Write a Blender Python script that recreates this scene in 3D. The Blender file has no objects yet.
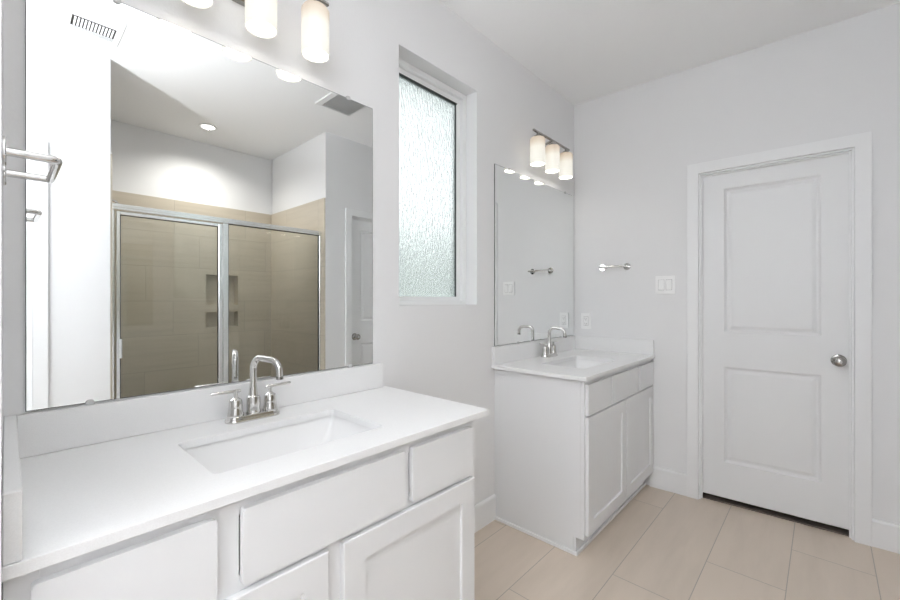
import bpy, bmesh, math, random
from mathutils import Vector, Matrix, Euler
random.seed(4)
PI = math.pi
S = bpy.context.scene
C = S.collection

# ------------------------------------------------------------------ camera
cam_d = bpy.data.cameras.new('camera'); cam = bpy.data.objects.new('camera', cam_d); C.objects.link(cam)
PSI = 0.743
cam.location = (0, 0, 1.261); cam.rotation_euler = (PI/2, 0, PSI - PI/2)
cam_d.sensor_width = 36; cam_d.lens = 36*407.2/900; cam_d.clip_start = 0.01
S.camera = cam
# ------------------------------------------------------------------ world, lights, exposure
w = bpy.data.worlds.new('sky'); S.world = w; w.use_nodes = True
bg = w.node_tree.nodes['Background']; bg.inputs[0].default_value = (0.93, 0.97, 1, 1); bg.inputs[1].default_value = 1.7
def lamp(name, kind, loc, energy, color=(1, 1, 1), rot=(0, 0, 0), **k):
    d = bpy.data.lights.new(name, kind); d.energy = energy; d.color = color
    for a, b in k.items(): setattr(d, a, b)
    o = bpy.data.objects.new(name, d); C.objects.link(o); o.location = loc; o.rotation_euler = rot
    return o
# photographer's flash beside the camera, aimed at the ceiling
lamp('flash', 'SPOT', (-0.85, 0.471, 1.34), 150, (0.93, 0.96, 1), (PI, 0, 0), spot_size=math.radians(150), spot_blend=0.7, shadow_soft_size=0.045)
# added fill light high in the entry, unseen behind the camera
lamp('entry_fill', 'AREA', (-0.75, 0.30, 2.70), 3.5, (0.975, 0.985, 1), (0, 0, 0), shape='DISK', size=0.42)
S.view_settings.view_transform = 'Standard'; S.view_settings.look = 'None'
S.view_settings.exposure = 0.33; S.view_settings.gamma = 1; S.view_settings.use_curve_mapping = False
S.cycles.max_bounces = 14; S.cycles.diffuse_bounces = 7; S.cycles.glossy_bounces = 8; S.cycles.transparent_max_bounces = 16
S.cycles.sample_clamp_indirect = 6

# ------------------------------------------------------------------ key dimensions (metres)
D = 1.404       # vanity wall plane y
XF = 2.93       # far wall x at that corner
ROT = 0.049     # far wall is slightly out of square
YR = -0.44      # opposite wall plane y
CZ = 2.745      # ceiling
TH = math.atan(ROT)
def xf(y): return XF + ROT*(D - y)

# ------------------------------------------------------------------ materials
def newmat(name):
    m = bpy.data.materials.new(name); m.use_nodes = True
    nt = m.node_tree
    return m, nt, nt.nodes['Principled BSDF']
def N(nt, t, **k):
    n = nt.nodes.new(t)
    for a, b in k.items():
        if a.startswith('i_'): n.inputs[a[2:].replace('_', ' ')].default_value = b
        else: setattr(n, a, b)
    return n
def math_n(nt, op, a, b=None, c=None):
    n = nt.nodes.new('ShaderNodeMath'); n.operation = op
    for i, v in enumerate((a, b, c)):
        if v is None: continue
        if isinstance(v, (int, float)): n.inputs[i].default_value = v
        else: nt.links.new(v, n.inputs[i])
    return n.outputs[0]
def bump_noise(nt, p, scale, strength, dist=0.002, stretch=(1, 1, 1), detail=3):
    tc = N(nt, 'ShaderNodeTexCoord'); mp = N(nt, 'ShaderNodeMapping'); mp.inputs['Scale'].default_value = stretch
    nz = N(nt, 'ShaderNodeTexNoise'); nz.inputs['Scale'].default_value = scale; nz.inputs['Detail'].default_value = detail
    b = N(nt, 'ShaderNodeBump'); b.inputs['Strength'].default_value = strength; b.inputs['Distance'].default_value = dist
    nt.links.new(tc.outputs['Object'], mp.inputs[0]); nt.links.new(mp.outputs[0], nz.inputs[0])
    nt.links.new(nz.outputs[0], b.inputs['Height']); nt.links.new(b.outputs[0], p.inputs['Normal'])
    return nz
def simple(name, col, rough=0.5, metal=0, spec=0.5, bump=None):
    m, nt, p = newmat(name)
    p.inputs['Base Color'].default_value = (*col, 1); p.inputs['Roughness'].default_value = rough
    p.inputs['Metallic'].default_value = metal; p.inputs['Specular IOR Level'].default_value = spec
    if bump: bump_noise(nt, p, *bump)
    return m
M = {}
M['paint'] = simple('wall_paint', (0.815, 0.815, 0.82), 0.75, 0, 0.25, (160, 0.25, 0.0015))
M['ceiling'] = simple('ceiling_paint', (0.93, 0.93, 0.93), 0.85, 0, 0.2, (120, 0.3, 0.002))
M['trim'] = simple('trim_paint', (0.86, 0.865, 0.87), 0.38, 0, 0.4, (40, 0.03, 0.001))
M['door'] = simple('door_paint', (0.83, 0.835, 0.84), 0.40, 0, 0.4, (60, 0.04, 0.001))
M['cabinet'] = simple('cabinet_paint', (0.79, 0.795, 0.805), 0.35, 0, 0.4, (50, 0.03, 0.001))
M['chrome'] = simple('polished_nickel', (0.67, 0.66, 0.645), 0.07, 1, 0.5, (30, 0.01, 0.001))
M['nickel'] = simple('brushed_nickel', (0.36, 0.35, 0.335), 0.20, 1, 0.5, (90, 0.03, 0.001))
M['alu'] = simple('satin_aluminium', (0.86, 0.88, 0.88), 0.24, 1, 0.5, (90, 0.02, 0.001))
M['plastic'] = simple('white_plastic', (0.92, 0.92, 0.92), 0.3, 0, 0.5, (20, 0.01, 0.001))
M['register'] = simple('register_enamel', (0.80, 0.80, 0.80), 0.4, 0, 0.4, (20, 0.01, 0.001))
M['dark'] = simple('gap_shade', (0.06, 0.055, 0.05), 0.8, 0, 0.2, (20, 0.01, 0.001))  # dark colour stands in for shade inside gaps and openings
M['gasket'] = simple('black_gasket', (0.02, 0.025, 0.025), 0.5, 0, 0.4, (50, 0.02, 0.001))
M['porcelain'] = simple('sink_porcelain', (0.86, 0.86, 0.86), 0.12, 0, 0.5, (8, 0.005, 0.001))
M['vinyl'] = simple('window_vinyl', (0.85, 0.86, 0.86), 0.3, 0, 0.5, (30, 0.02, 0.001))
M['silver'] = simple('mirror_silver', (0.90, 0.915, 0.91), 0.0, 1)
M['edge'] = simple('mirror_edge', (0.10, 0.11, 0.11), 0.3, 0, 0.5, (30, 0.02, 0.001))
M['clip'] = simple('clear_clip', (0.6, 0.6, 0.6), 0.15, 0, 0.6, (30, 0.02, 0.001))
M['outside'] = simple('outside_wood', (0.42, 0.45, 0.42), 0.8, 0, 0.2, (8, 0.3, 0.01))
M['soffit'] = simple('soffit_paint', (0.45, 0.47, 0.45), 0.8, 0, 0.2, (8, 0.1, 0.01))
M['lawn'] = simple('outside_gravel', (0.42, 0.44, 0.40), 0.9, 0, 0.2, (30, 0.3, 0.02))
M['seam'] = simple('shadow_seam', (0.35, 0.35, 0.35), 0.6, 0, 0.3, (30, 0.02, 0.001))
M['bulb_cap'] = simple('door_threshold', (0.16, 0.13, 0.11), 0.6, 0, 0.3, (30, 0.1, 0.001))

def quartz():
    m, nt, p = newmat('white_quartz')
    tc = N(nt, 'ShaderNodeTexCoord'); nz = N(nt, 'ShaderNodeTexNoise'); nz.inputs['Scale'].default_value = 420; nz.inputs['Detail'].default_value = 2
    cr = N(nt, 'ShaderNodeValToRGB'); cr.color_ramp.elements[0].position = 0.35; cr.color_ramp.elements[1].position = 0.6
    cr.color_ramp.elements[0].color = (0.815, 0.815, 0.816, 1); cr.color_ramp.elements[1].color = (0.845, 0.845, 0.847, 1)
    nt.links.new(tc.outputs['Object'], nz.inputs[0]); nt.links.new(nz.outputs[0], cr.inputs[0]); nt.links.new(cr.outputs[0], p.inputs['Base Color'])
    p.inputs['Roughness'].default_value = 0.28; p.inputs['Specular IOR Level'].default_value = 0.5
    return m
M['quartz'] = quartz()

def tile_mat(name, U, V, tw, th, stagger, u0, v0, base, dark, grout, gw, streak, rough):
    """rectangular tiles; U, V are weights (x, y, z) making the two in-plane coordinates"""
    m, nt, p = newmat(name)
    tc = N(nt, 'ShaderNodeTexCoord'); sp = N(nt, 'ShaderNodeSeparateXYZ'); nt.links.new(tc.outputs['Object'], sp.inputs[0])
    def comb(wt):
        acc = None
        for i, c in enumerate(wt):
            if c == 0: continue
            v = math_n(nt, 'MULTIPLY', sp.outputs[i], c)
            acc = v if acc is None else math_n(nt, 'ADD', acc, v)
        return acc
    u, v = comb(U), comb(V)
    vr = math_n(nt, 'DIVIDE', math_n(nt, 'SUBTRACT', v, v0), th)
    row = math_n(nt, 'FLOOR', vr); fv = math_n(nt, 'MULTIPLY', math_n(nt, 'SUBTRACT', vr, row), th)
    ur = math_n(nt, 'DIVIDE', math_n(nt, 'ADD', math_n(nt, 'SUBTRACT', u, u0), math_n(nt, 'MULTIPLY', row, stagger)), tw)
    col = math_n(nt, 'FLOOR', ur); fu = math_n(nt, 'MULTIPLY', math_n(nt, 'SUBTRACT', ur, col), tw)
    g = math_n(nt, 'MAXIMUM', math_n(nt, 'LESS_THAN', fv, gw), math_n(nt, 'LESS_THAN', fu, gw))
    idv = N(nt, 'ShaderNodeCombineXYZ'); nt.links.new(row, idv.inputs[0]); nt.links.new(col, idv.inputs[1])
    wn = N(nt, 'ShaderNodeTexWhiteNoise'); nt.links.new(idv.outputs[0], wn.inputs[0])
    # streaks running along the tile, shifted per tile
    cu = N(nt, 'ShaderNodeCombineXYZ')
    nt.links.new(math_n(nt, 'ADD', math_n(nt, 'MULTIPLY', u, streak[0]), math_n(nt, 'MULTIPLY', wn.outputs[0], 37)), cu.inputs[0])
    nt.links.new(math_n(nt, 'MULTIPLY', v, streak[1]), cu.inputs[1]); nt.links.new(math_n(nt, 'MULTIPLY', wn.outputs[0], 11), cu.inputs[2])
    nz = N(nt, 'ShaderNodeTexNoise'); nz.inputs['Scale'].default_value = 1; nz.inputs['Detail'].default_value = 6; nz.inputs['Roughness'].default_value = 0.6
    nt.links.new(cu.outputs[0], nz.inputs[0])
    f = math_n(nt, 'ADD', math_n(nt, 'MULTIPLY', math_n(nt, 'SUBTRACT', nz.outputs[0], 0.5), streak[2]), math_n(nt, 'MULTIPLY', wn.outputs[0], 0.35))
    mx = N(nt, 'ShaderNodeMix', data_type='RGBA'); mx.inputs[6].default_value = (*base, 1); mx.inputs[7].default_value = (*dark, 1)
    nt.links.new(f, mx.inputs[0])
    mg = N(nt, 'ShaderNodeMix', data_type='RGBA'); mg.inputs[7].default_value = (*grout, 1)
    nt.links.new(g, mg.inputs[0]); nt.links.new(mx.outputs[2], mg.inputs[6]); nt.links.new(mg.outputs[2], p.inputs['Base Color'])
    b = N(nt, 'ShaderNodeBump'); b.inputs['Strength'].default_value = 0.3; b.inputs['Distance'].default_value = 0.002; b.invert = True
    nt.links.new(g, b.inputs['Height']); nt.links.new(b.outputs[0], p.inputs['Normal'])
    p.inputs['Roughness'].default_value = rough
    return m
M['floor'] = tile_mat('floor_tile', (1, 0, 0), (0, 1, 0), 1.2, 0.2975, 0.40, 1.882, 0.417, (0.70, 0.60, 0.505), (0.585, 0.50, 0.415), (0.42, 0.37, 0.32), 0.0035, (2.2, 14, 1.5), 0.38)
M['stile'] = tile_mat('shower_tile', (1, 1, 0), (0, 0, 1), 0.61, 0.305, 0.2, 0.1, 0.03, (0.57, 0.51, 0.415), (0.46, 0.41, 0.33), (0.40, 0.36, 0.30), 0.003, (1.6, 26, 1.6), 0.35)
M['pan'] = tile_mat('shower_floor_tile', (1, 0, 0), (0, 1, 0), 0.052, 0.052, 0, 0, 0, (0.38, 0.33, 0.26), (0.31, 0.26, 0.2), (0.3, 0.27, 0.23), 0.004, (3, 3, 1), 0.4)

def clear_glass(name, tint):
    m = bpy.data.materials.new(name); m.use_nodes = True; nt = m.node_tree; nt.nodes.clear()
    out = N(nt, 'ShaderNodeOutputMaterial'); mix = N(nt, 'ShaderNodeMixShader'); tr = N(nt, 'ShaderNodeBsdfTransparent'); gl = N(nt, 'ShaderNodeBsdfGlossy'); fr = N(nt, 'ShaderNodeFresnel')
    tr.inputs[0].default_value = (*tint, 1); gl.inputs['Roughness'].default_value = 0.0; fr.inputs[0].default_value = 1.5
    nt.links.new(fr.outputs[0], mix.inputs[0]); nt.links.new(tr.outputs[0], mix.inputs[1]); nt.links.new(gl.outputs[0], mix.inputs[2]); nt.links.new(mix.outputs[0], out.inputs[0])
    return m
M['glass'] = clear_glass('shower_glass', (0.97, 0.985, 0.975))
def rain_glass():
    m, nt, p = newmat('rain_glass')
    p.inputs['Base Color'].default_value = (0.97, 1, 0.985, 1); p.inputs['Transmission Weight'].default_value = 1; p.inputs['Roughness'].default_value = 0.16; p.inputs['IOR'].default_value = 1.45
    bump_noise(nt, p, 60, 0.9, 0.012, (1.9, 1, 0.5), 4)
    out = nt.nodes['Material Output']; tl = N(nt, 'ShaderNodeBsdfTranslucent'); tl.inputs[0].default_value = (0.9, 0.95, 0.93, 1)
    mx = N(nt, 'ShaderNodeMixShader'); mx.inputs[0].default_value = 0.25
    nt.links.new(p.outputs[0], mx.inputs[1]); nt.links.new(tl.outputs[0], mx.inputs[2]); nt.links.new(mx.outputs[0], out.inputs[0])
    return m
M['rain'] = rain_glass()
def shade_mat():
    m, nt, p = newmat('opal_glass')
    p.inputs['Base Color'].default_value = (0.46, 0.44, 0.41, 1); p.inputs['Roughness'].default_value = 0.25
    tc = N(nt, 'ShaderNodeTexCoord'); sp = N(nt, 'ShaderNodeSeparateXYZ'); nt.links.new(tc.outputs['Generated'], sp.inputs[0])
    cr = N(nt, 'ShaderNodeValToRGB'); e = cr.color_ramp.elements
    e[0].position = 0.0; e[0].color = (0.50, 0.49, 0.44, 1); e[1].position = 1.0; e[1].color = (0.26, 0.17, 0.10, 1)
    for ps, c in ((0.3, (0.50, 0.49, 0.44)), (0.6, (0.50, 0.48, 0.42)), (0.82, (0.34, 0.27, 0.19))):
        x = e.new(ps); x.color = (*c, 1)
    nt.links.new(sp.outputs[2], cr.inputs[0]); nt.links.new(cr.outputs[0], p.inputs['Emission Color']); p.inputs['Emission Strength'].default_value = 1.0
    return m
M['shade'] = shade_mat()
def emit(name, col, s):
    m, nt, p = newmat(name); p.inputs['Base Color'].default_value = (0.8, 0.8, 0.8, 1)
    p.inputs['Emission Color'].default_value = (*col, 1); p.inputs['Emission Strength'].default_value = s
    return m
M['bulb'] = emit('glowing_bulb', (1, 0.95, 0.86), 3.0)
M['diffuser'] = emit('glowing_diffuser', (1, 0.95, 0.88), 7.0)
M['lens'] = emit('glowing_lens', (1, 0.98, 0.95), 2.2)

# ------------------------------------------------------------------ mesh helpers
def bm_new(): return bmesh.new()
def box(bm, x0, x1, y0, y1, z0, z1, bev=0, seg=2, mat=0):
    vs = [bm.verts.new(c) for c in ((x0, y0, z0), (x1, y0, z0), (x1, y1, z0), (x0, y1, z0), (x0, y0, z1), (x1, y0, z1), (x1, y1, z1), (x0, y1, z1))]
    fs = [bm.faces.new([vs[i] for i in f]) for f in ((0, 3, 2, 1), (4, 5, 6, 7), (0, 1, 5, 4), (1, 2, 6, 5), (2, 3, 7, 6), (3, 0, 4, 7))]
    for f in fs: f.material_index = mat
    if bev: bmesh.ops.bevel(bm, geom=list({e for f in fs for e in f.edges}), offset=bev, segments=seg, profile=0.5, affect='EDGES')
    return bm
def quad(bm, a, b, c, d): return bm.faces.new([bm.verts.new(p) for p in (a, b, c, d)])
def lathe(bm, prof, org=(0, 0, 0), axis='z', n=32, close=True):
    """prof: (radius, height) pairs"""
    rings = []
    for r, h in prof:
        ring = []
        for k in range(n):
            a = 2*PI*k/n; c, s = r*math.cos(a), r*math.sin(a)
            p = (c, s, h) if axis == 'z' else ((h, c, s) if axis == 'x' else (s, h, c))
            ring.append(bm.verts.new((org[0]+p[0], org[1]+p[1], org[2]+p[2])))
        rings.append(ring)
    for a, b in zip(rings, rings[1:]):
        for k in range(n):
            f = bm.faces.new((a[k], a[(k+1) % n], b[(k+1) % n], b[k])); f.smooth = True
    if close:
        bm.faces.new(rings[0][::-1]); bm.faces.new(rings[-1])
    return bm
def tube(bm, pts, r, n=16, rads=None):
    pts = [Vector(p) for p in pts]; rings = []
    up = None
    for i, p in enumerate(pts):
        t = (pts[min(i+1, len(pts)-1)] - pts[max(i-1, 0)]).normalized()
        if up is None:
            up = Vector((0, 0, 1)) if abs(t.z) < 0.9 else Vector((1, 0, 0))
        a = (up - t*up.dot(t)).normalized(); b = t.cross(a); up = a
        rr = rads[i] if rads else r
        rings.append([bm.verts.new(p + (a*math.cos(2*PI*k/n) + b*math.sin(2*PI*k/n))*rr) for k in range(n)])
    for A, B in zip(rings, rings[1:]):
        for k in range(n):
            f = bm.faces.new((A[k], A[(k+1) % n], B[(k+1) % n], B[k])); f.smooth = True
    bm.faces.new(rings[0][::-1]); bm.faces.new(rings[-1])
    return bm
def arc(c, r, a0, a1, n, plane):
    out = []
    for i in range(n+1):
        a = a0 + (a1-a0)*i/n; u, v = r*math.cos(a), r*math.sin(a)
        out.append((c[0], c[1]+u, c[2]+v) if plane == 'yz' else ((c[0]+u, c[1], c[2]+v) if plane == 'xz' else (c[0]+u, c[1]+v, c[2])))
    return out
def rrect(x0, x1, y0, y1, r, k=6):
    """rounded rectangle outline, counter-clockwise, 4*(k+1) points"""
    out = []
    for cx, cy, a in ((x1-r, y1-r, 0), (x0+r, y1-r, PI/2), (x0+r, y0+r, PI), (x1-r, y0+r, 1.5*PI)):
        for i in range(k+1):
            t = a + PI/2*i/k; out.append((cx+r*math.cos(t), cy+r*math.sin(t)))
    return out
def prism(bm, outline, z0, z1, bev=0):
    a = [bm.verts.new((x, y, z0)) for x, y in outline]; b = [bm.verts.new((x, y, z1)) for x, y in outline]
    fs = [bm.faces.new(a[::-1]), bm.faces.new(b)]
    n = len(a)
    for i in range(n): fs.append(bm.faces.new((a[i], a[(i+1) % n], b[(i+1) % n], b[i])))
    if bev: bmesh.ops.bevel(bm, geom=list(fs[1].edges), offset=bev, segments=2, profile=0.5, affect='EDGES')
    return bm
def link(o, parent=None):
    C.objects.link(o)
    if parent: o.parent = parent
    return o
def obj(name, bm, m, parent=None, loc=(0, 0, 0), kind=None, label=None, smooth=False):
    bmesh.ops.recalc_face_normals(bm, faces=bm.faces)
    for e in bm.edges:
        if len(e.link_faces) == 2 and e.calc_face_angle(0) > 0.62: e.smooth = False
    me = bpy.data.meshes.new(name); bm.to_mesh(me); bm.free()
    for x in (m if isinstance(m, (list, tuple)) else [m]): me.materials.append(x)
    if smooth: 
        for p in me.polygons: p.use_smooth = True
    o = bpy.data.objects.new(name, me); o.location = loc; link(o, parent)
    if kind: o['kind'] = kind
    if label: o['label'] = label
    return o
def struct(name, bm, m, parent=None, **k):
    return obj(name, bm, m, parent, kind=None if parent else 'structure', **k)
def thing(name, label, cat, loc=(0, 0, 0), rot=(0, 0, 0), group=None):
    o = bpy.data.objects.new(name, None); o.empty_display_size = 0.05; link(o)
    o.location = loc; o.rotation_euler = rot; o['label'] = label; o['category'] = cat
    if group: o['group'] = group
    return o
def dup(root, loc, rot=None, label=None, scale=None):
    r = root.copy(); C.objects.link(r); r.location = loc
    if rot: r.rotation_euler = rot
    if label: r['label'] = label
    for ch in list(root.children):
        c = ch.copy(); C.objects.link(c); c.parent = r
        for g in ch.children:
            d = g.copy(); C.objects.link(d); d.parent = c
    return r
def panel_slab(bm, w_, h, t, panels, loops, ch=0.003):
    """slab in x 0..w, z 0..h, front at y=0 facing -y, back at y=t; each panel (x0,x1,z0,z1) gets nested loops (inset, depth)"""
    b0 = [(0, ch, 0), (w_, ch, 0), (w_, ch, h), (0, ch, h)]; f0 = [(ch, 0, ch), (w_-ch, 0, ch), (w_-ch, 0, h-ch), (ch, 0, h-ch)]
    k0 = [(0, t, 0), (w_, t, 0), (w_, t, h), (0, t, h)]
    for i in range(4):
        j = (i+1) % 4
        quad(bm, b0[i], b0[j], f0[j], f0[i]); quad(bm, k0[i], k0[j], b0[j], b0[i])
    quad(bm, *k0[::-1])
    xs = sorted({ch, w_-ch, *[v for p in panels for v in p[:2]]}); zs = sorted({ch, h-ch, *[v for p in panels for v in p[2:]]})
    for x0, x1 in zip(xs, xs[1:]):
        for z0, z1 in zip(zs, zs[1:]):
            cx, cz = (x0+x1)/2, (z0+z1)/2
            if any(p[0] < cx < p[1] and p[2] < cz < p[3] for p in panels): continue
            quad(bm, (x0, 0, z0), (x1, 0, z0), (x1, 0, z1), (x0, 0, z1))
    for (x0, x1, z0, z1) in panels:
        prev = [(x0, 0, z0), (x1, 0, z0), (x1, 0, z1), (x0, 0, z1)]
        for ins, dp in loops:
            cur = [(x0+ins, dp, z0+ins), (x1-ins, dp, z0+ins), (x1-ins, dp, z1-ins), (x0+ins, dp, z1-ins)]
            for i in range(4):
                j = (i+1) % 4; quad(bm, prev[i], prev[j], cur[j], cur[i])
            prev = cur
        quad(bm, *prev)
    bmesh.ops.remove_doubles(bm, verts=bm.verts, dist=1e-5)
    return bm

# ================================================================== STRUCTURE
XL = -1.25
bm = bm_new(); box(bm, XL-.15, 3.35, -1.75, 1.6, -0.1, 0.0); struct('floor', bm, M['floor'])
bm = bm_new(); box(bm, XL-.15, 3.35, -1.75, 1.6, CZ, CZ+0.12); struct('ceiling', bm, M['ceiling'])
# vanity wall with the window opening
WX0, WX1, WZ0, WZ1 = 1.190, 1.747, 1.236, 2.408
bm = bm_new()
box(bm, -.005, WX0, D, D+.16, 0, CZ); box(bm, WX1, 3.3, D, D+.16, 0, CZ)
box(bm, WX0, WX1, D, D+.16, 0, WZ0); box(bm, WX0, WX1, D, D+.16, WZ1, CZ)
struct('wall_left', bm, M['paint'])
# short wall left of the near vanity, its end beside the doorway
bm = bm_new(); box(bm, -.123, -.005, 0.80, D+.16, 0, CZ); box(bm, XL, -.123, 0.80, 0.92, 0, CZ); struct('wall_front', bm, M['paint'])
bm = bm_new(); box(bm, XL-.12, XL, YR-.12, 0.92, 0, CZ); struct('wall_entry', bm, M['paint'])
# opposite wall: left piece and right piece with door, shower between
SX0, SX1, SYB = 0.432, 1.903, -1.51
D2X0, D2X1 = 2.165, 2.80
bm = bm_new()
box(bm, XL, -0.62, YR-.12, YR, 0, CZ); box(bm, 0.095, SX0, YR-.12, YR, 0, CZ); box(bm, -0.62, 0.095, YR-.12, YR, 2.093, CZ); box(bm, -0.64, 0.115, YR-.14, YR-.12, 0, 2.11)
box(bm, SX0-.12, SX0, SYB, YR-.12, 0, CZ)
struct('wall_right', bm, M['paint'])
bm = bm_new()
box(bm, SX1, SX1+.12, SYB, YR, 0, CZ); box(bm, SX1+.12, D2X0-.02, YR-.12, YR, 0, CZ); box(bm, D2X1+.02, 3.3, YR-.12, YR, 0, CZ)
box(bm, D2X0-.02, D2X1+.02, YR-.12, YR, 2.055, CZ); box(bm, D2X0-.03, D2X1+.03, YR-.14, YR-.12, 0, 2.07)
struct('wall_right', bm, M['paint'])
# shower back wall with two niches
NX0, NX1 = 1.277, 1.562
nz = [(1.211, 1.502), (1.001, 1.147)]
bm = bm_new(); box(bm, SX0-.12, SX1+.12, SYB-.16, SYB-.11, 0, CZ)
def backslab(bm, y0, y1, x0, x1, z0, z1):
    box(bm, x0, NX0, y0, y1, z0, z1); box(bm, NX1, x1, y0, y1, z0, z1)
    zz = [z0] + [v for p in sorted(nz) for v in p] + [z1]
    for a, b in zip(zz[::2], zz[1::2]): box(bm, NX0, NX1, y0, y1, a, b)
TZ = 2.163
box(bm, SX0-.12, SX1+.12, SYB-.11, SYB-.01, TZ, CZ)
struct('wall_shower', bm, M['paint'])
bm = bm_new(); backslab(bm, SYB-.10, SYB, SX0, SX1, 0.02, TZ); box(bm, NX0-.01, NX1+.01, SYB-.105, SYB-.095, 0.9, 1.6)
box(bm, SX0, SX0+.01, SYB, YR-.005, 0.02, TZ); box(bm, SX1-.01, SX1, SYB, YR-.004, 0.02, TZ)
struct('trim_1', bm, M['stile'])
bm = bm_new(); box(bm, SX0+.01, SX1-.01, SYB, -0.56, 0, 0.03); struct('floor_shower', bm, M['pan'])
bm = bm_new(); box(bm, SX0+.01, SX1-.01, -0.56, -0.445, 0, 0.11, 0.004); struct('trim_2', bm, M['stile'])

# far wall (slightly rotated): local frame, x<0 is the room, y runs from 0 at the corner to negative
def far_bm_matrix(): return Matrix.Translation((XF, D, 0)) @ Matrix.Rotation(TH, 4, 'Z')
FM = far_bm_matrix()
def far_struct(name, bm, m):
    bm.transform(FM); return struct(name, bm, m)
DY0, DY1, DZ1 = -0.820, -1.522, 2.060      # door opening in wall-local y
bm = bm_new()
box(bm, 0, .13, DY0, 0.2, 0, CZ); box(bm, 0, .13, -1.95, DY1, 0, CZ); box(bm, 0, .13, DY1, DY0, DZ1, CZ)
far_struct('wall_back', bm, M['paint'])
bm = bm_new(); box(bm, .132, .15, DY1-.05, DY0+.05, 0, DZ1+.05); far_struct('wall_closet', bm, M['dark'])  # dark sheet painted as the shade seen through the door gap

# baseboards
def baseboard(bm, p0, p1, h=0.14, t=0.013):
    """along p0->p1 with the room on the left of the direction"""
    p0, p1 = Vector((*p0, 0)), Vector((*p1, 0)); d = (p1-p0).normalized(); n = Vector((-d.y, d.x, 0))
    prof = [(0, 0), (t, 0), (t, h-.012), (t-.004, h-.003), (t-.008, h), (0, h)]
    A = [bm.verts.new(p0+n*a+Vector((0, 0, b))) for a, b in prof]; B = [bm.verts.new(p1+n*a+Vector((0, 0, b))) for a, b in prof]
    k = len(prof)
    for i in range(k): bm.faces.new((A[i], A[(i+1) % k], B[(i+1) % k], B[i]))
    bm.faces.new(A[::-1]); bm.faces.new(B)
CW = 0.064
bm = bm_new(); baseboard(bm, (1.905, D), (1.052, D)); struct('baseboard_left', bm, M['trim'])
bm = bm_new(); baseboard(bm, (0, DY0+CW), (0, -0.535)); baseboard(bm, (0, -1.84), (0, DY1-CW)); far_struct('baseboard_back', bm, M['trim'])
bm = bm_new(); baseboard(bm, (SX1, YR), (D2X0-CW, YR)); baseboard(bm, (D2X1+CW, YR), (3.01, YR)); baseboard(bm, (0.16, YR), (SX0, YR)); struct('baseboard_right', bm, M['trim'])

# ------------------------------------------------------------------ doors
def casing_bm(w_, h, cw=CW, t=0.016, ch=0.003):
    """flat casing around opening x 0..w, z 0..h, on wall plane y=0 sticking out to -y"""
    bm = bm_new()
    pr = [(-cw, 0), (-cw, h+cw), (w_+cw, h+cw), (w_+cw, 0), (w_, 0), (w_, h), (0, h), (0, 0)]
    A = [bm.verts.new((x, -t, z)) for x, z in pr]; B = [bm.verts.new((x, 0, z)) for x, z in pr]
    fs = [bm.faces.new((A[0], A[1], A[6], A[7])), bm.faces.new((A[1], A[2], A[5], A[6])), bm.faces.new((A[2], A[3], A[4], A[5]))]
    for i in range(8): bm.faces.new((A[i], A[(i+1) % 8], B[(i+1) % 8], B[i]))
    es = [bm.edges.get((A[i], A[(i+1) % 8])) for i in (0, 1, 2, 4, 5, 6)]
    bmesh.ops.bevel(bm, geom=es, offset=.002, segments=1, affect='EDGES')
    return bm
def knob(parent, x, y, z):
    """door knob with its axis along y, sticking out to -y"""
    bm = bm_new()
    lathe(bm, [(0.031, 0), (0.0325, -.002), (0.031, -.006), (0.018, -.009), (0.0125, -.014), (0.0115, -.030), (0.016, -.036), (0.0245, -.043), (0.0275, -.052), (0.0265, -.060), (0.021, -.066), (0.010, -.0685)], (x, y, z), 'y', 40)
    o = obj('door_knob', bm, M['nickel'], parent)
    o['label'] = 'round satin nickel door knob'
    bm = bm_new(); lathe(bm, [(0.009, -.0683), (0.010, -.0700), (0.008, -.0715), (0.003, -.0718)], (x, y, z), 'y', 24)
    obj('lock_button', bm, M['chrome'], o)
def make_door(name, w_, h, loc, rotz, recess, knob_x, kz=0.94, wall_t=0.12, handle=True):
    r = bpy.data.objects.new(name, None); link(r); r.location = loc; r.rotation_euler = (0, 0, rotz); r['kind'] = 'structure'
    obj('door_casing', casing_bm(w_, h), M['trim'], r)
    bm = bm_new()          # jambs and stops
    g = 0.009
    box(bm, 0, g, 0, wall_t, 0, h); box(bm, w_-g, w_, 0, wall_t, 0, h); box(bm, g, w_-g, 0, wall_t, h-g, h)
    if recess > 0.02:
        for a in (g, w_-g-.008): box(bm, a, a+.008, recess-.014, recess-.002, 0, h-g)
        box(bm, g+.008, w_-g-.008, recess-.014, recess-.002, h-g-.008, h-g)
    obj('door_jamb', bm, M['trim'], r)
    lw, lh, zb = w_-2*g-.0085, h-g-.003-.035, .035
    bm = bm_new(); st = 0.115
    panel_slab(bm, lw, lh, .035, [(st, lw-st, .222, .812), (st, lw-st, 1.028, lh-.098)], [(0.003, 0.004), (0.012, 0.0130), (0.020, 0.0128), (0.034, 0.0055), (0.038, 0.0040)])
    leaf = obj('door_leaf', bm, M['door'], r, (g+.0065, recess, zb))
    if handle:
        knob(leaf, knob_x-g-.003, 0, kz-zb)
    bm = bm_new(); box(bm, g, w_-g, recess, wall_t, 0, .006, .001, 1); obj('threshold', bm, M['bulb_cap'], r)
    return r
# far door; root rotated so the door front faces the room
def farpt(y, x=0, z=0): return FM @ Vector((x, y, z))
make_door('door_1', DY0-DY1, DZ1, farpt(DY0), TH-PI/2, 0.032, 0.642, 0.935)
make_door('door_2', D2X1-D2X0, 2.04, (D2X1, YR, 0), PI, 0.032, D2X1-D2X0-.062, 0.915)
make_door('door_3', 0.70, 2.09, (0.095, YR, 0), PI, 0.032, 0.64, 0.93)

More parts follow.
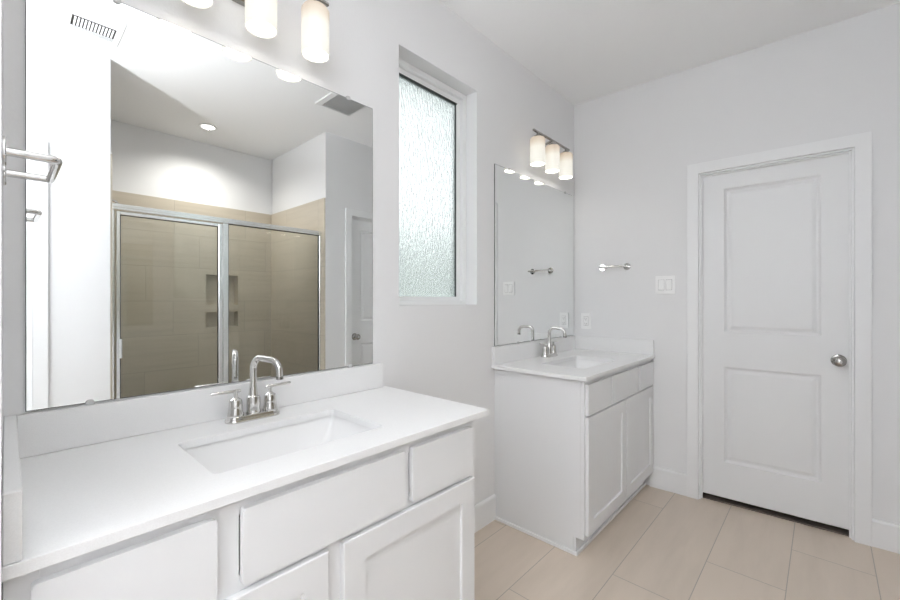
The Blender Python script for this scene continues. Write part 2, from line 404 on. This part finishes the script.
# ------------------------------------------------------------------ window
r = bpy.data.objects.new('window_1', None); link(r); r.location = ((WX0+WX1)/2, D+.076, WZ0); r['kind'] = 'structure'
ww, wh = (WX1-WX0)/2, WZ1-WZ0
def ring_frame(bm, hw, z0, z1, wd, y0, y1, ch=.002):
    box(bm, -hw, -hw+wd, y0, y1, z0, z1, ch, 1); box(bm, hw-wd, hw, y0, y1, z0, z1, ch, 1)
    box(bm, -hw+wd, hw-wd, y0, y1, z0, z0+wd*.72, ch, 1); box(bm, -hw+wd, hw-wd, y0, y1, z1-wd, z1, ch, 1)
bm = bm_new(); ring_frame(bm, ww, 0, wh, .030, 0, .07); obj('window_frame', bm, M['vinyl'], r)
bm = bm_new(); ring_frame(bm, ww-.029, .021, wh-.029, .030, .018, .06); obj('sash', bm, M['vinyl'], r)
bm = bm_new(); ring_frame(bm, ww-.0585, .0585 - .020, wh-.0585, .008, .022, .05, 0); 
bm.free()
bm = bm_new(); hw = ww-.058
box(bm, -hw, -hw+.004, .020, .050, .041, wh-.058); box(bm, hw-.003, hw, .024, .046, .041, wh-.058); box(bm, -hw, hw, .018, .050, wh-.064, wh-.058)
obj('gasket', bm, M['gasket'], r)
bm = bm_new(); box(bm, -hw, hw, .030, .036, .036, wh-.058); obj('glass_pane', bm, M['rain'], r, label='frosted rain glass pane')
# outside, seen only blurred through the glass
bm = bm_new(); box(bm, -14, 16, 1.7, 22, -.6, -.5); struct('ground', bm, M['lawn'])
bm = bm_new(); box(bm, -.6, 4.4, 1.57, 1.98, 2.62, 2.74); struct('trim_3', bm, M['soffit'])
bm = bm_new()
for k in range(70):
    x = -5+k*.152; box(bm, x, x+.145, 3.9, 3.92, -.5, 2.0)
struct('trim_4', bm, M['outside'])

# ================================================================== VANITIES
CT0, CT1 = 0.869, 0.889        # slab bottom / top
YC = 0.838                     # counter front edge
YD = 0.846                     # door and drawer front faces
YFF = 0.862                    # face frame front
DT = YFF - YD
def shaker(name, x0, x1, z0, z1, root, flat=False, label=None):
    bm = bm_new(); w_, h = x1-x0, z1-z0
    if flat:
        prism(bm, rrect(0, w_, 0, h, .0065, 5), -(DT-.0005), 0, .0022); bm.transform(Matrix.Rotation(PI/2, 4, 'X'))
    else: panel_slab(bm, w_, h, DT-.0005, [(.063, w_-.063, .063, h-.063)], [(0.0008, 0.0080), (0.0020, 0.0090)], .002)
    lx, ly, _ = root.location
    return obj(name, bm, M['cabinet'], root, (x0-lx, YD-ly, z0), label=label)
def cabinet_body(root, x0, x1, skew=0.0):
    """carcass with face frame, side panel to the floor, recessed toe kick"""
    lx, ly, _ = root.location
    bm = bm_new()
    t = .018
    def side(xa, xb):
        prof = [(YFF+.0192, .085), (YFF+.0192, CT0), (D-.002, CT0), (D-.002, 0), (.905+.012, 0), (.905+.012, .085)]
        A = [bm.verts.new((xa-lx, y-ly, z)) for y, z in prof]; B = [bm.verts.new((xb-lx, y-ly, z)) for y, z in prof]
        n = len(prof)
        for i in range(n): bm.faces.new((A[i], A[(i+1) % n], B[(i+1) % n], B[i]))
        bm.faces.new(A); bm.faces.new(B[::-1])
    side(x0, x0+t); side(x1-t, x1)
    box(bm, x0+t-lx, x1-t-lx, .92-ly, D-.003-ly, .085, .10)          # bottom deck
    box(bm, x0+t-lx, x1-t-lx, D-.01-ly, D-.003-ly, .10, CT0)          # back
    obj('cabinet_body', bm, M['cabinet'], root)
    bm = bm_new(); box(bm, x0+.002-lx, x1-.002-lx, .905-ly, .916-ly, 0, .10); obj('toe_kick', bm, M['cabinet'], root)
    # face frame
    bm = bm_new()
    y0, y1 = YFF-ly, YFF+.019-ly
    box(bm, x0-lx, x0+.038-lx, y0, y1, .085, CT0, .001, 1); box(bm, x1-.038-lx, x1-lx, y0, y1, .085, CT0, .001, 1)
    box(bm, x0+.038-lx, x1-.038-lx, y0, y1, .832, CT0); box(bm, x0+.038-lx, x1-.038-lx, y0, y1, .655, .71); box(bm, x0+.038-lx, x1-.038-lx, y0, y1, .085, .125)
    return bm, y0, y1
def hole_slab(outer, inner, z0, z1, bev=.0012):
    """slab whose outer outline (list, same count as inner) surrounds a hole"""
    bm = bm_new(); n = len(inner)
    loops = []
    def ring(pts, z): return [bm.verts.new((x, y, z)) for x, y in pts]
    ot, ob, it, ib = ring(outer, z1), ring(outer, z0), ring(inner, z1), ring(inner, z0)
    for i in range(n):
        j = (i+1) % n
        bm.faces.new((ot[i], ot[j], it[j], it[i])); bm.faces.new((ob[j], ob[i], ib[i], ib[j]))
        bm.faces.new((ob[i], ob[j], ot[j], ot[i])); bm.faces.new((it[i], it[j], ib[j], ib[i]))
    e = [bm.edges.get((ot[i], ot[(i+1) % n])) for i in range(n)] + [bm.edges.get((it[i], it[(i+1) % n])) for i in range(n)] + [bm.edges.get((ob[i], ob[(i+1) % n])) for i in range(n)]
    bmesh.ops.remove_doubles(bm, verts=bm.verts, dist=1e-6)
    es = [x for x in e if x and x.is_valid]
    bmesh.ops.bevel(bm, geom=es, offset=bev, segments=2, profile=0.5, affect='EDGES')
    return bm
def rect_param(x0, x1, y0, y1, k=6):
    """outer rectangle sampled to match rrect(): corner points plus points along the sides"""
    out = []
    cs = [(x1, y1), (x0, y1), (x0, y0), (x1, y0)]
    for q, (cx, cy) in enumerate(cs):
        prv, nxt = cs[q-1], cs[(q+1) % 4]
        for i in range(k+1):
            t = (i-k/2)/(k/2)     # -1..1 around the corner
            f = 0.35*abs(t)
            tgt = prv if t < 0 else nxt
            out.append((cx+(tgt[0]-cx)*f, cy+(tgt[1]-cy)*f))
    return out
def basin(root, x0, x1, y0, y1, z, r=.03):
    """undermount rectangular basin with sloping sides, inside surface plus outer shell"""
    bm = bm_new(); k = 6
    lv = [(-.014, -.0005, r+.012), (-.0055, -.0006, r), (-.0045, -.012, r), (.010, -.050, r+.006), (.032, -.090, r+.014), (.058, -.118, r+.014), (.092, -.130, r)]
    rings = []
    for ins, dz, rr in lv:
        rings.append([bm.verts.new((x, y, z+dz)) for x, y in rrect(x0+ins+(ins>0)*ins*.5, x1-ins-(ins>0)*ins*.5, y0+ins*.55 if ins>0 else y0+ins, y1-ins*.9 if ins>0 else y1-ins, rr*.8, k)])
    n = len(rings[0])
    for a, b in zip(rings, rings[1:]):
        for i in range(n): f = bm.faces.new((a[i], a[(i+1) % n], b[(i+1) % n], b[i])); f.smooth = True
    bm.faces.new(rings[-1])
    o = obj('basin', bm, M['porcelain'], root)
    md = o.modifiers.new('shell', 'SOLIDIFY'); md.thickness = .006; md.offset = -1
    bm = bm_new(); cx, cy = (x0+x1)/2, (y0+y1)/2+.02
    lathe(bm, [(.029, z-.1298), (.029, z-.1275), (.022, z-.1265), (.020, z-.129)], (cx, cy, 0), 'z', 28); obj('drain', bm, M['chrome'], root)

K = 6
# ---- near vanity
nv = thing('vanity_cabinet', 'white shaker vanity cabinet in the foreground under the large mirror', 'cabinet', (0.53, 1.13, 0))
bm, y0, y1 = cabinet_body(nv, -.004, 1.052)
for a, b in ((.272, .314), (.742, .766)): box(bm, a-.53, b-.53, y0, y1, .71, .832)
box(bm, .505-.53, .547-.53, y0, y1, .125, .655)
obj('face_frame', bm, M['cabinet'], nv)
shaker('drawer_front', .024, .270, .693, .846, nv, True); shaker('false_drawer_front', .316, .740, .693, .846, nv, True); shaker('drawer_front', .768, 1.034, .693, .846, nv, True)
shaker('cabinet_door', .024, .506, .100, .678, nv); shaker('cabinet_door', .546, 1.042, .100, .678, nv)
for x0, x1 in ((-.001, 1.052),):
    bm = bm_new(); box(bm, 1.0525-.53, 1.0615-.53, .905-1.13, D-.015-1.13, 0, .018, .002, 1); obj('shoe_moulding', bm, M['trim'], nv)
nc = thing('vanity_countertop', 'white quartz countertop of the foreground vanity with backsplash and side splash', 'countertop', (0, 0, CT0+.0005))
def shifted(bm, dz): bmesh.ops.translate(bm, verts=bm.verts, vec=(0, 0, dz)); return bm
inner = rrect(.298, .752, .955, 1.234, .014, K); outer = rect_param(-.0045, 1.110, YC, D-.001, K)
bm = hole_slab(outer, inner, 0, CT1-CT0); obj('countertop_slab', bm, M['quartz'], nc)
bm = bm_new(); box(bm, .0160, 1.086, D-.0205, D-.0005, CT1-CT0+.0003, .990-CT0, .0015, 1); obj('backsplash', bm, M['quartz'], nc)
bm = bm_new(); box(bm, -.0045, .0155, YC+.003, D-.0005, CT1-CT0+.0003, .990-CT0, .0015, 1); obj('side_splash', bm, M['quartz'], nc)
ns = thing('undermount_sink', 'white rectangular undermount sink in the foreground countertop', 'sink', (0, 0, 0))
basin(ns, .298, .752, .955, 1.234, CT0, .014)

# ---- far vanity
FX0 = 1.906
def fx1(y): return xf(y)-.003
fv = thing('vanity_cabinet', 'white shaker vanity cabinet in the far corner beside the panelled door', 'cabinet', (2.42, 1.13, 0))
bm, y0, y1 = cabinet_body(fv, FX0, 2.925)
for a, b in ((2.200, 2.240), (2.620, 2.700)): box(bm, a-2.42, b-2.42, y0, y1, .71, .832)
box(bm, 2.42-2.42, 2.465-2.42, y0, y1, .125, .655)
box(bm, 2.92-2.42, 2.952-2.42, y0, y1, .085, CT0)      # filler strip against the wall
obj('face_frame', bm, M['cabinet'], fv)
shaker('drawer_front', 1.920, 2.212, .693, .846, fv, True); shaker('false_drawer_front', 2.228, 2.642, .693, .846, fv, True); shaker('drawer_front', 2.680, 2.948, .693, .846, fv, True)
shaker('cabinet_door', 1.920, 2.436, .105, .683, fv); shaker('cabinet_door', 2.446, 2.948, .105, .683, fv)
bm = bm_new(); box(bm, 1.894-2.42, 1.9055-2.42, .900-1.13, D-.014-1.13, 0, .018, .003, 2); box(bm, 1.894-2.42, 2.952-2.42, .893-1.13, .9045-1.13, 0, .018, .003, 2); obj('shoe_moulding', bm, M['trim'], fv)
fc = thing('vanity_countertop', 'light quartz countertop of the far corner vanity with low backsplash', 'countertop', (0, 0, CT0+.0005))
inner = rrect(2.115, 2.575, .955, 1.220, .014, K)
outer = [(x if x < 2.9 else fx1(y), y) for x, y in rect_param(1.878, 2.95, YC, D-.001, K)]
outer = [(min(x, fx1(y)), y) for x, y in outer]
bm = hole_slab(outer, inner, 0, CT1-CT0); obj('countertop_slab', bm, M['quartz'], fc)
bm = bm_new(); box(bm, 1.880, fx1(D)-.022, D-.0205, D-.0005, CT1-CT0+.0003, .990-CT0, .0015, 1); obj('backsplash', bm, M['quartz'], fc)
bm = bm_new(); box(bm, -.0225, -.0025, -(D-YC)+.006, -.0005, 0, .100, .0015, 1); bm.transform(FM); shifted(bm, CT1-CT0+.0003); obj('side_splash', bm, M['quartz'], fc)
fs = thing('undermount_sink', 'white undermount sink in the far corner countertop', 'sink', (0, 0, 0))
basin(fs, 2.115, 2.575, .955, 1.220, CT0, .014)

# ---- faucets
def make_faucet(label, loc):
    t = thing('faucet', label, 'faucet', loc)
    bm = bm_new()
    def stadium(hx, hy, k=10):
        return [(hx-hy+hy*math.cos(a), hy*math.sin(a)) for a in [-PI/2+PI*i/k for i in range(k+1)]] + [(-hx+hy+hy*math.cos(a), hy*math.sin(a)) for a in [PI/2+PI*i/k for i in range(k+1)]]
    rings = []
    for hx, hy, z in ((.0815, .029, 0), (.082, .0295, .004), (.0805, .028, .009), (.078, .0255, .010), (.0765, .024, .0165), (.0745, .022, .018)):
        rings.append([bm.verts.new((x, y, z)) for x, y in stadium(hx, hy)])
    for a, b in zip(rings, rings[1:]):
        n = len(a)
        for i in range(n): bm.faces.new((a[i], a[(i+1) % n], b[(i+1) % n], b[i]))
    bm.faces.new(rings[0][::-1]); bm.faces.new(rings[-1])
    obj('base_plate', bm, M['chrome'], t)
    bm = bm_new(); lathe(bm, [(.0215, .018), (.022, .020), (.0210, .024), (.0205, .030), (.0202, .062), (.0190, .069), (.0145, .0725), (.0125, .084), (.0105, .104), (.0098, .12)], (0, 0, 0), 'z', 32)
    pts = [(0, 0, .09), (0, 0, .12), (0, 0, .155)] + arc((0, -.034, .157), .034, 0, PI/2, 9, 'yz') + arc((0, -.076, .157), .034, PI/2, PI, 9, 'yz')[0:]
    pts = [(p[0], p[1], p[2]-(abs(p[1])*.05 if p[1] < -.03 else 0)) for p in pts] + [(0, -.1105, .137)]
    tube(bm, pts, .0098, 20)
    sp = obj('spout', bm, M['chrome'], t)
    bm = bm_new(); tube(bm, [(0, -.1105, .139), (0, -.1105, .130)], .0108, 20); obj('aerator', bm, M['nickel'], sp)
    for s in (-1, 1):
        cx = s*.0525
        bm = bm_new(); lathe(bm, [(.0228, .0175), (.0232, .0205), (.0218, .026), (.0202, .034), (.0193, .045), (.0188, .060), (.0172, .0665), (.0110, .0710), (.0064, .0745), (.0060, .083), (.0085, .094)], (cx, 0, 0), 'z', 32)
        h = obj('handle', bm, M['chrome'], t)
        bm = bm_new(); tube(bm, [(cx-s*.014, 0, .0925), (cx-s*.012, 0, .0925), (cx+s*.066, 0, .0935), (cx+s*.069, 0, .0935)], .0048, 14, [.0035, .0048, .0046, .003]); obj('lever', bm, M['chrome'], h)
    return t
fa = make_faucet('polished nickel two-handle faucet on the foreground countertop, in front of the large mirror', (.5255, 1.324, CT1+.0008))
far_fa = dup(fa, (2.425, 1.336, CT1+.0008), label='small two-handle faucet on the far corner vanity')
for ch in fa.children:
    if ch.name.startswith('spout'): ch.rotation_euler.z = math.radians(19)

# ---- mirrors
def make_mirror(label, x0, x1, z0, z1, clips):
    t = thing('wall_mirror', label, 'mirror', (x0, D, z0))
    bm = bm_new(); w_, h = x1-x0, z1-z0
    box(bm, 0, w_, -.005, -.0005, 0, h)
    for f in bm.faces: f.material_index = 1
    quad(bm, (.0015, -.0052, .0015), (w_-.0015, -.0052, .0015), (w_-.0015, -.0052, h-.0015), (.0015, -.0052, h-.0015)).material_index = 0
    obj('mirror_glass', bm, [M['silver'], M['edge']], t)
    for cx, top in clips:
        bm = bm_new(); zz = h if top else 0; s = 1 if top else -1
        prism(bm, rrect(-.009, .009, -.008, .008, .0075, 5), 0, .0035)
        bm.transform(Matrix.Translation((cx-x0, -.0056, zz)) @ Matrix.Rotation(PI/2, 4, 'X'))
        box(bm, cx-x0-.007, cx-x0+.007, -.006, -.0008, min(zz+s*.001, zz+s*.008), max(zz+s*.001, zz+s*.008))
        obj('mirror_clip', bm, M['clip'], t)
make_mirror('large frameless wall mirror above the foreground vanity reflecting the shower', .030, 1.042, .995, 2.066, ((.146, 0), (.931, 0), (.922, 1), (.2, 1)))
make_mirror('smaller frameless wall mirror above the far corner vanity', 1.905, 2.912, .995, 2.048, ((2.15, 0), (2.70, 0), (2.772, 1), (2.05, 1)))

# ---- vanity lights
def make_light(label, loc):
    t = thing('vanity_light', label, 'light fixture', loc)
    # origin on the wall plane; fixture sticks out to -y
    bm = bm_new(); prism(bm, rrect(-.060, .060, -.057, .057, .012, 5), 0, .022, .004); bm.transform(Matrix.Translation((0, 0, 0)) @ Matrix.Rotation(PI/2, 4, 'X')); obj('backplate', bm, M['nickel'], t)
    bm = bm_new(); tube(bm, [(0, -.02, .012), (0, -.094, .028)], .008, 14); obj('stem', bm, M['nickel'], t)
    bm = bm_new(); box(bm, -.235, .235, -.109, -.095, .024, .036, .002, 1); obj('crossbar', bm, M['nickel'], t)
    for k in (-1, 0, 1):
        x = k*.185
        bm = bm_new(); tube(bm, [(x, -.102, .026), (x, -.102, .004)], .0065, 14)
        lathe(bm, [(.009, .012), (.021, .006), (.023, .000), (.023, -.004)], (x, -.102, 0), 'z', 28); obj('arm', bm, M['nickel'], t)
        bm = bm_new(); R_ = .0465
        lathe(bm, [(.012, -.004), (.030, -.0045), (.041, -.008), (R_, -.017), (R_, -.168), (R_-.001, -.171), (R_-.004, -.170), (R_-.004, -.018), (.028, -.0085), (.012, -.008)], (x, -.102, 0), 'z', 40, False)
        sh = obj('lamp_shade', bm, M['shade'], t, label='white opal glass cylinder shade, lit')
        bm = bm_new(); lathe(bm, [(.004, -.135), (.014, -.132), (.022, -.122), (.024, -.108), (.021, -.090), (.014, -.070), (.012, -.045), (.012, -.012)], (x, -.102, 0), 'z', 24)
        obj('bulb', bm, M['bulb'], sh)
        bm = bm_new(); lathe(bm, [(R_-.0045, -.162), (R_-.0045, -.165), (.02, -.1665)], (x, -.102, 0), 'z', 36); obj('diffuser', bm, M['diffuser'], sh)
    return t
L1 = make_light('three-light vanity fixture above the large foreground mirror, cut by the top of the picture', (.541, D, 2.282))
L2 = dup(L1, (2.402, D, 2.268), label='three-light vanity fixture above the far corner mirror')

# ---- hand towel bars
def make_bar(label, loc, rotz, square):
    """origin at the wall plane midway between the posts; bar runs along local x, sticks out to -y"""
    t = thing('towel_bar', label, 'towel bar', loc, (0, 0, rotz))
    for s in (-1, 1):
        bm = bm_new(); x = s*.085
        lathe(bm, [(.0245, -.0003), (.0245, -.003), (.0225, -.0045), (.0225, -.0047)], (x, 0, 0), 'y', 32)
        obj('mount', bm, M['chrome'], t)
    f = .007
    pts = [(-.085, -.004, 0)] + arc((-.085+f, -.066+f, 0), f, PI, 1.5*PI, 4, 'xy') + arc((.085-f, -.066+f, 0), f, 1.5*PI, 2*PI, 4, 'xy') + [(.085, -.004, 0)]
    bm = bm_new(); tube(bm, pts, .0072, 20); obj('rail', bm, M['chrome'], t)
    return t
make_bar('nickel hand towel bar at the left picture edge, beside the large mirror', (-.005, 1.085, 1.508), PI/2, False)
tb = make_bar('short nickel towel bar on the far wall left of the light switch', farpt(-.300, 0, 1.496), TH-PI/2, False)

# ---- switch and outlet plates
def make_plate(name, label, cat, y, z, w_, h, kind):
    t = thing(name, label, cat, farpt(y, 0, z), (0, 0, TH-PI/2))
    bm = bm_new(); prism(bm, rrect(-w_/2, w_/2, -h/2, h/2, .004, 4), .0003, .0085, .0012); bm.transform(Matrix.Rotation(PI/2, 4, 'X')); obj('cover_plate', bm, M['plastic'], t)
    if kind == 'switch':
        for s in (-1, 1):
            bm = bm_new(); box(bm, s*.023-.0182, s*.023+.0182, -.0090, -.0080, -.0348, .0348); obj('seam', bm, M['seam'], t)
            bm = bm_new(); box(bm, -.0165, .0165, -.0120, -.0070, -.033, .033, .0015, 1)
            bm.transform(Matrix.Translation((s*.023, 0, 0)) @ Matrix.Rotation(s*.05, 4, 'X')); obj('rocker', bm, M['plastic'], t)
    else:
        bm = bm_new(); box(bm, -.0180, .0180, -.0090, -.0080, -.0345, .0345); obj('seam', bm, M['seam'], t)
        bm = bm_new(); box(bm, -.0165, .0165, -.0115, -.0070, -.033, .033, .001, 1); o = obj('receptacle', bm, M['plastic'], t)
        for s in (-1, 1):
            bm = bm_new(); z0 = s*.019
            box(bm, -.0075, -.0055, -.0120, -.0110, z0-.004, z0+.005); box(bm, .0055, .0075, -.0120, -.0110, z0-.004, z0+.004)
            lathe(bm, [(.0025, -.0110), (.0025, -.0120)], (0, 0, z0-.010), 'y', 12); obj('slots', bm, M['dark'], o)
        bm = bm_new(); box(bm, -.008, .008, -.0125, -.0110, -.004, .004, .0005, 1); obj('reset_button', bm, M['plastic'], o)
make_plate('light_switch', 'double rocker light switch plate on the far wall left of the door', 'switch', -.628, 1.361, .116, .118, 'switch')
make_plate('wall_outlet', 'white electrical outlet above the far corner countertop', 'outlet', -.094, 1.104, .074, .118, 'outlet')

# ================================================================== SHOWER
YS = -.512
enc = thing('shower_enclosure', 'framed clear glass shower enclosure with pivot door, reflected in the large mirror', 'shower enclosure', (SX0+.01, YS, .11))
w_ = SX1-SX0-.022; ht = 1.872-.11
bm = bm_new(); box(bm, .001, w_, -.02, .02, ht-.038, ht, .003, 1); box(bm, .001, w_, -.012, .024, ht-.022, ht-.014, .001, 1); obj('header', bm, M['alu'], enc)
bm = bm_new(); box(bm, .001, .018, -.018, .018, .001, ht-.038, .003, 1); obj('jamb', bm, M['alu'], enc)
bm = bm_new(); box(bm, w_-.018, w_, -.018, .018, .001, ht-.038, .003, 1); obj('jamb', bm, M['alu'], enc)
bm = bm_new(); box(bm, .018, w_-.018, -.02, .02, .001, .022, .003, 1); obj('sill_rail', bm, M['alu'], enc)
px0, px1 = 1.072-SX0-.01, 1.128-SX0-.01
bm = bm_new(); box(bm, px0+.018, px1, -.018, .018, .022, ht-.038, .003, 1); obj('centre_post', bm, M['alu'], enc)
# door panel
dz1 = ht-.046
bm = bm_new()
box(bm, .024, .046, -.010, .022, .030, dz1, .003, 1); box(bm, px0-.014, px0+.014, -.010, .022, .030, dz1, .003, 1)
box(bm, .046, px0-.014, -.008, .020, dz1-.022, dz1, .003, 1); box(bm, .046, px0-.014, -.008, .020, .030, .052, .003, 1)
df = obj('door_frame', bm, M['alu'], enc)
bm = bm_new(); box(bm, .046, px0-.014, .003, .009, .052, dz1-.022); obj('door_glass', bm, M['glass'], df)
bm = bm_new(); box(bm, .038, .054, .022, .040, .78, .905, .004, 2); obj('pull_handle', bm, M['alu'], df)
bm = bm_new(); box(bm, .047, .0495, .001, .012, .053, dz1-.023); box(bm, px0-.0175, px0-.0145, .001, .012, .053, dz1-.023); box(bm, .0495, px0-.0175, .001, .012, dz1-.0255, dz1-.0225); obj('door_gasket', bm, M['gasket'], df)
bm = bm_new(); box(bm, px1-.002, w_-.016, .000, .006, .020, ht-.036); obj('fixed_glass', bm, M['glass'], enc)
bm = bm_new(); box(bm, px1, w_-.018, -.004, .010, ht-.0425, ht-.038); box(bm, w_-.022, w_-.018, -.004, .010, .022, ht-.04); box(bm, px1, px1+.003, -.004, .010, .022, ht-.04); obj('glass_gasket', bm, M['gasket'], enc)
sh = thing('shower_fixture', 'chrome shower arm and spray head over the glass door, reflected in the large mirror', 'shower head', (SX0+.01, -.98, 1.98))
bm = bm_new(); lathe(bm, [(.028, .0003), (.028, .004), (.012, .010)], (0, 0, 0), 'x', 24); tube(bm, [(.006, 0, 0), (.05, 0, .006), (.09, 0, -.006), (.12, 0, -.034)], .009, 14); obj('shower_arm', bm, M['chrome'], sh)
bm = bm_new(); lathe(bm, [(.010, .03), (.014, .012), (.034, -.006), (.038, -.016), (.034, -.019)], (0, 0, 0), 'z', 28); bm.transform(Matrix.Translation((.135, 0, -.052)) @ Matrix.Rotation(-.6, 4, 'Y')); obj('spray_face', bm, M['chrome'], sh)
dl = thing('recessed_light', 'round recessed ceiling light over the shower, reflected in the large mirror', 'ceiling light', (1.168, -1.092, CZ))
bm = bm_new(); lathe(bm, [(.052, -.0005), (.072, -.0005), (.075, -.003), (.070, -.007), (.055, -.005), (.052, -.003)], (0, 0, 0), 'z', 40, False); obj('trim_ring', bm, M['plastic'], dl)
bm = bm_new(); lathe(bm, [(.053, -.0008), (.053, -.0035), (.03, -.005)], (0, 0, 0), 'z', 36); obj('lens', bm, M['lens'], dl)
lamp('downlight', 'SPOT', (1.168, -1.092, CZ-.016), 36, (1, .975, .93), (0, 0, 0), spot_size=math.radians(150), spot_blend=1, shadow_soft_size=.004)

# ---- ceiling register and exhaust fan
def frame_plate(bm, hx, hy, ix, iy, z0, z1, ch=.002):
    box(bm, -hx, -ix, -hy, hy, z0, z1, ch, 1); box(bm, ix, hx, -hy, hy, z0, z1, ch, 1); box(bm, -ix, ix, -hy, -iy, z0, z1, ch, 1); box(bm, -ix, ix, iy, hy, z0, z1, ch, 1)
rg = thing('ceiling_register', 'white rectangular air register on the ceiling at top left, seen in the large mirror', 'air vent', (.320, -.106, CZ))
bm = bm_new(); frame_plate(bm, .118, .148, .090, .112, -.006, -.0005); obj('register_frame', bm, M['register'], rg)
bm = bm_new(); box(bm, -.091, .091, -.113, .113, -.0012, -.0004); obj('throat_shade', bm, M['dark'], rg)  # flat dark sheet, shade of the duct opening put into its colour
for k in range(5):
    y = .104-k*.0135
    bm = bm_new(); box(bm, -.090, .090, -.0036, .0036, -.0008, .0008); bm.transform(Matrix.Translation((0, y, -.0050)) @ Matrix.Rotation(.5, 4, 'X')); obj('louvre', bm, M['register'], rg)
for k in range(12):
    x = -.077+k*.014
    bm = bm_new(); box(bm, -.0040, .0040, -.046, .046, -.0008, .0008); bm.transform(Matrix.Translation((x, -.013, -.0065)) @ Matrix.Rotation(.35, 4, 'Y')); obj('vane', bm, M['register'], rg)
for k in range(4):
    y = -.070-k*.0125
    bm = bm_new(); box(bm, -.090, .090, -.0060, .0060, -.0008, .0008); bm.transform(Matrix.Translation((0, y, -.0065)) @ Matrix.Rotation(-.25, 4, 'X')); obj('louvre', bm, M['register'], rg)
bm = bm_new(); box(bm, -.006, .006, -.128, -.112, -.014, -.006, .002, 1); obj('damper_lever', bm, M['register'], rg)
fan = thing('exhaust_fan_grille', 'square slatted exhaust fan grille on the ceiling, reflected in the large mirror', 'air vent', (1.712, .120, CZ))
bm = bm_new(); box(bm, -.150, -.104, -.133, .133, -.014, -.0005, .003, 1); box(bm, .140, .150, -.133, .133, -.010, -.0005, .003, 1); box(bm, -.104, .140, -.133, -.123, -.010, -.0005, .003, 1); box(bm, -.104, .140, .123, .133, -.010, -.0005, .003, 1); obj('grille_frame', bm, M['register'], fan)
bm = bm_new(); box(bm, -.105, .141, -.124, .124, -.0016, -.0005); obj('housing_shade', bm, M['dark'], fan)  # dark backing painted in for the shade between the slats
for k in range(17):
    y = -.116+k*.0145
    bm = bm_new(); box(bm, -.105, .141, -.0024, .0024, -.0130, -.0105); bm.transform(Matrix.Translation((0, y, 0))); obj('slat', bm, M['register'], fan)
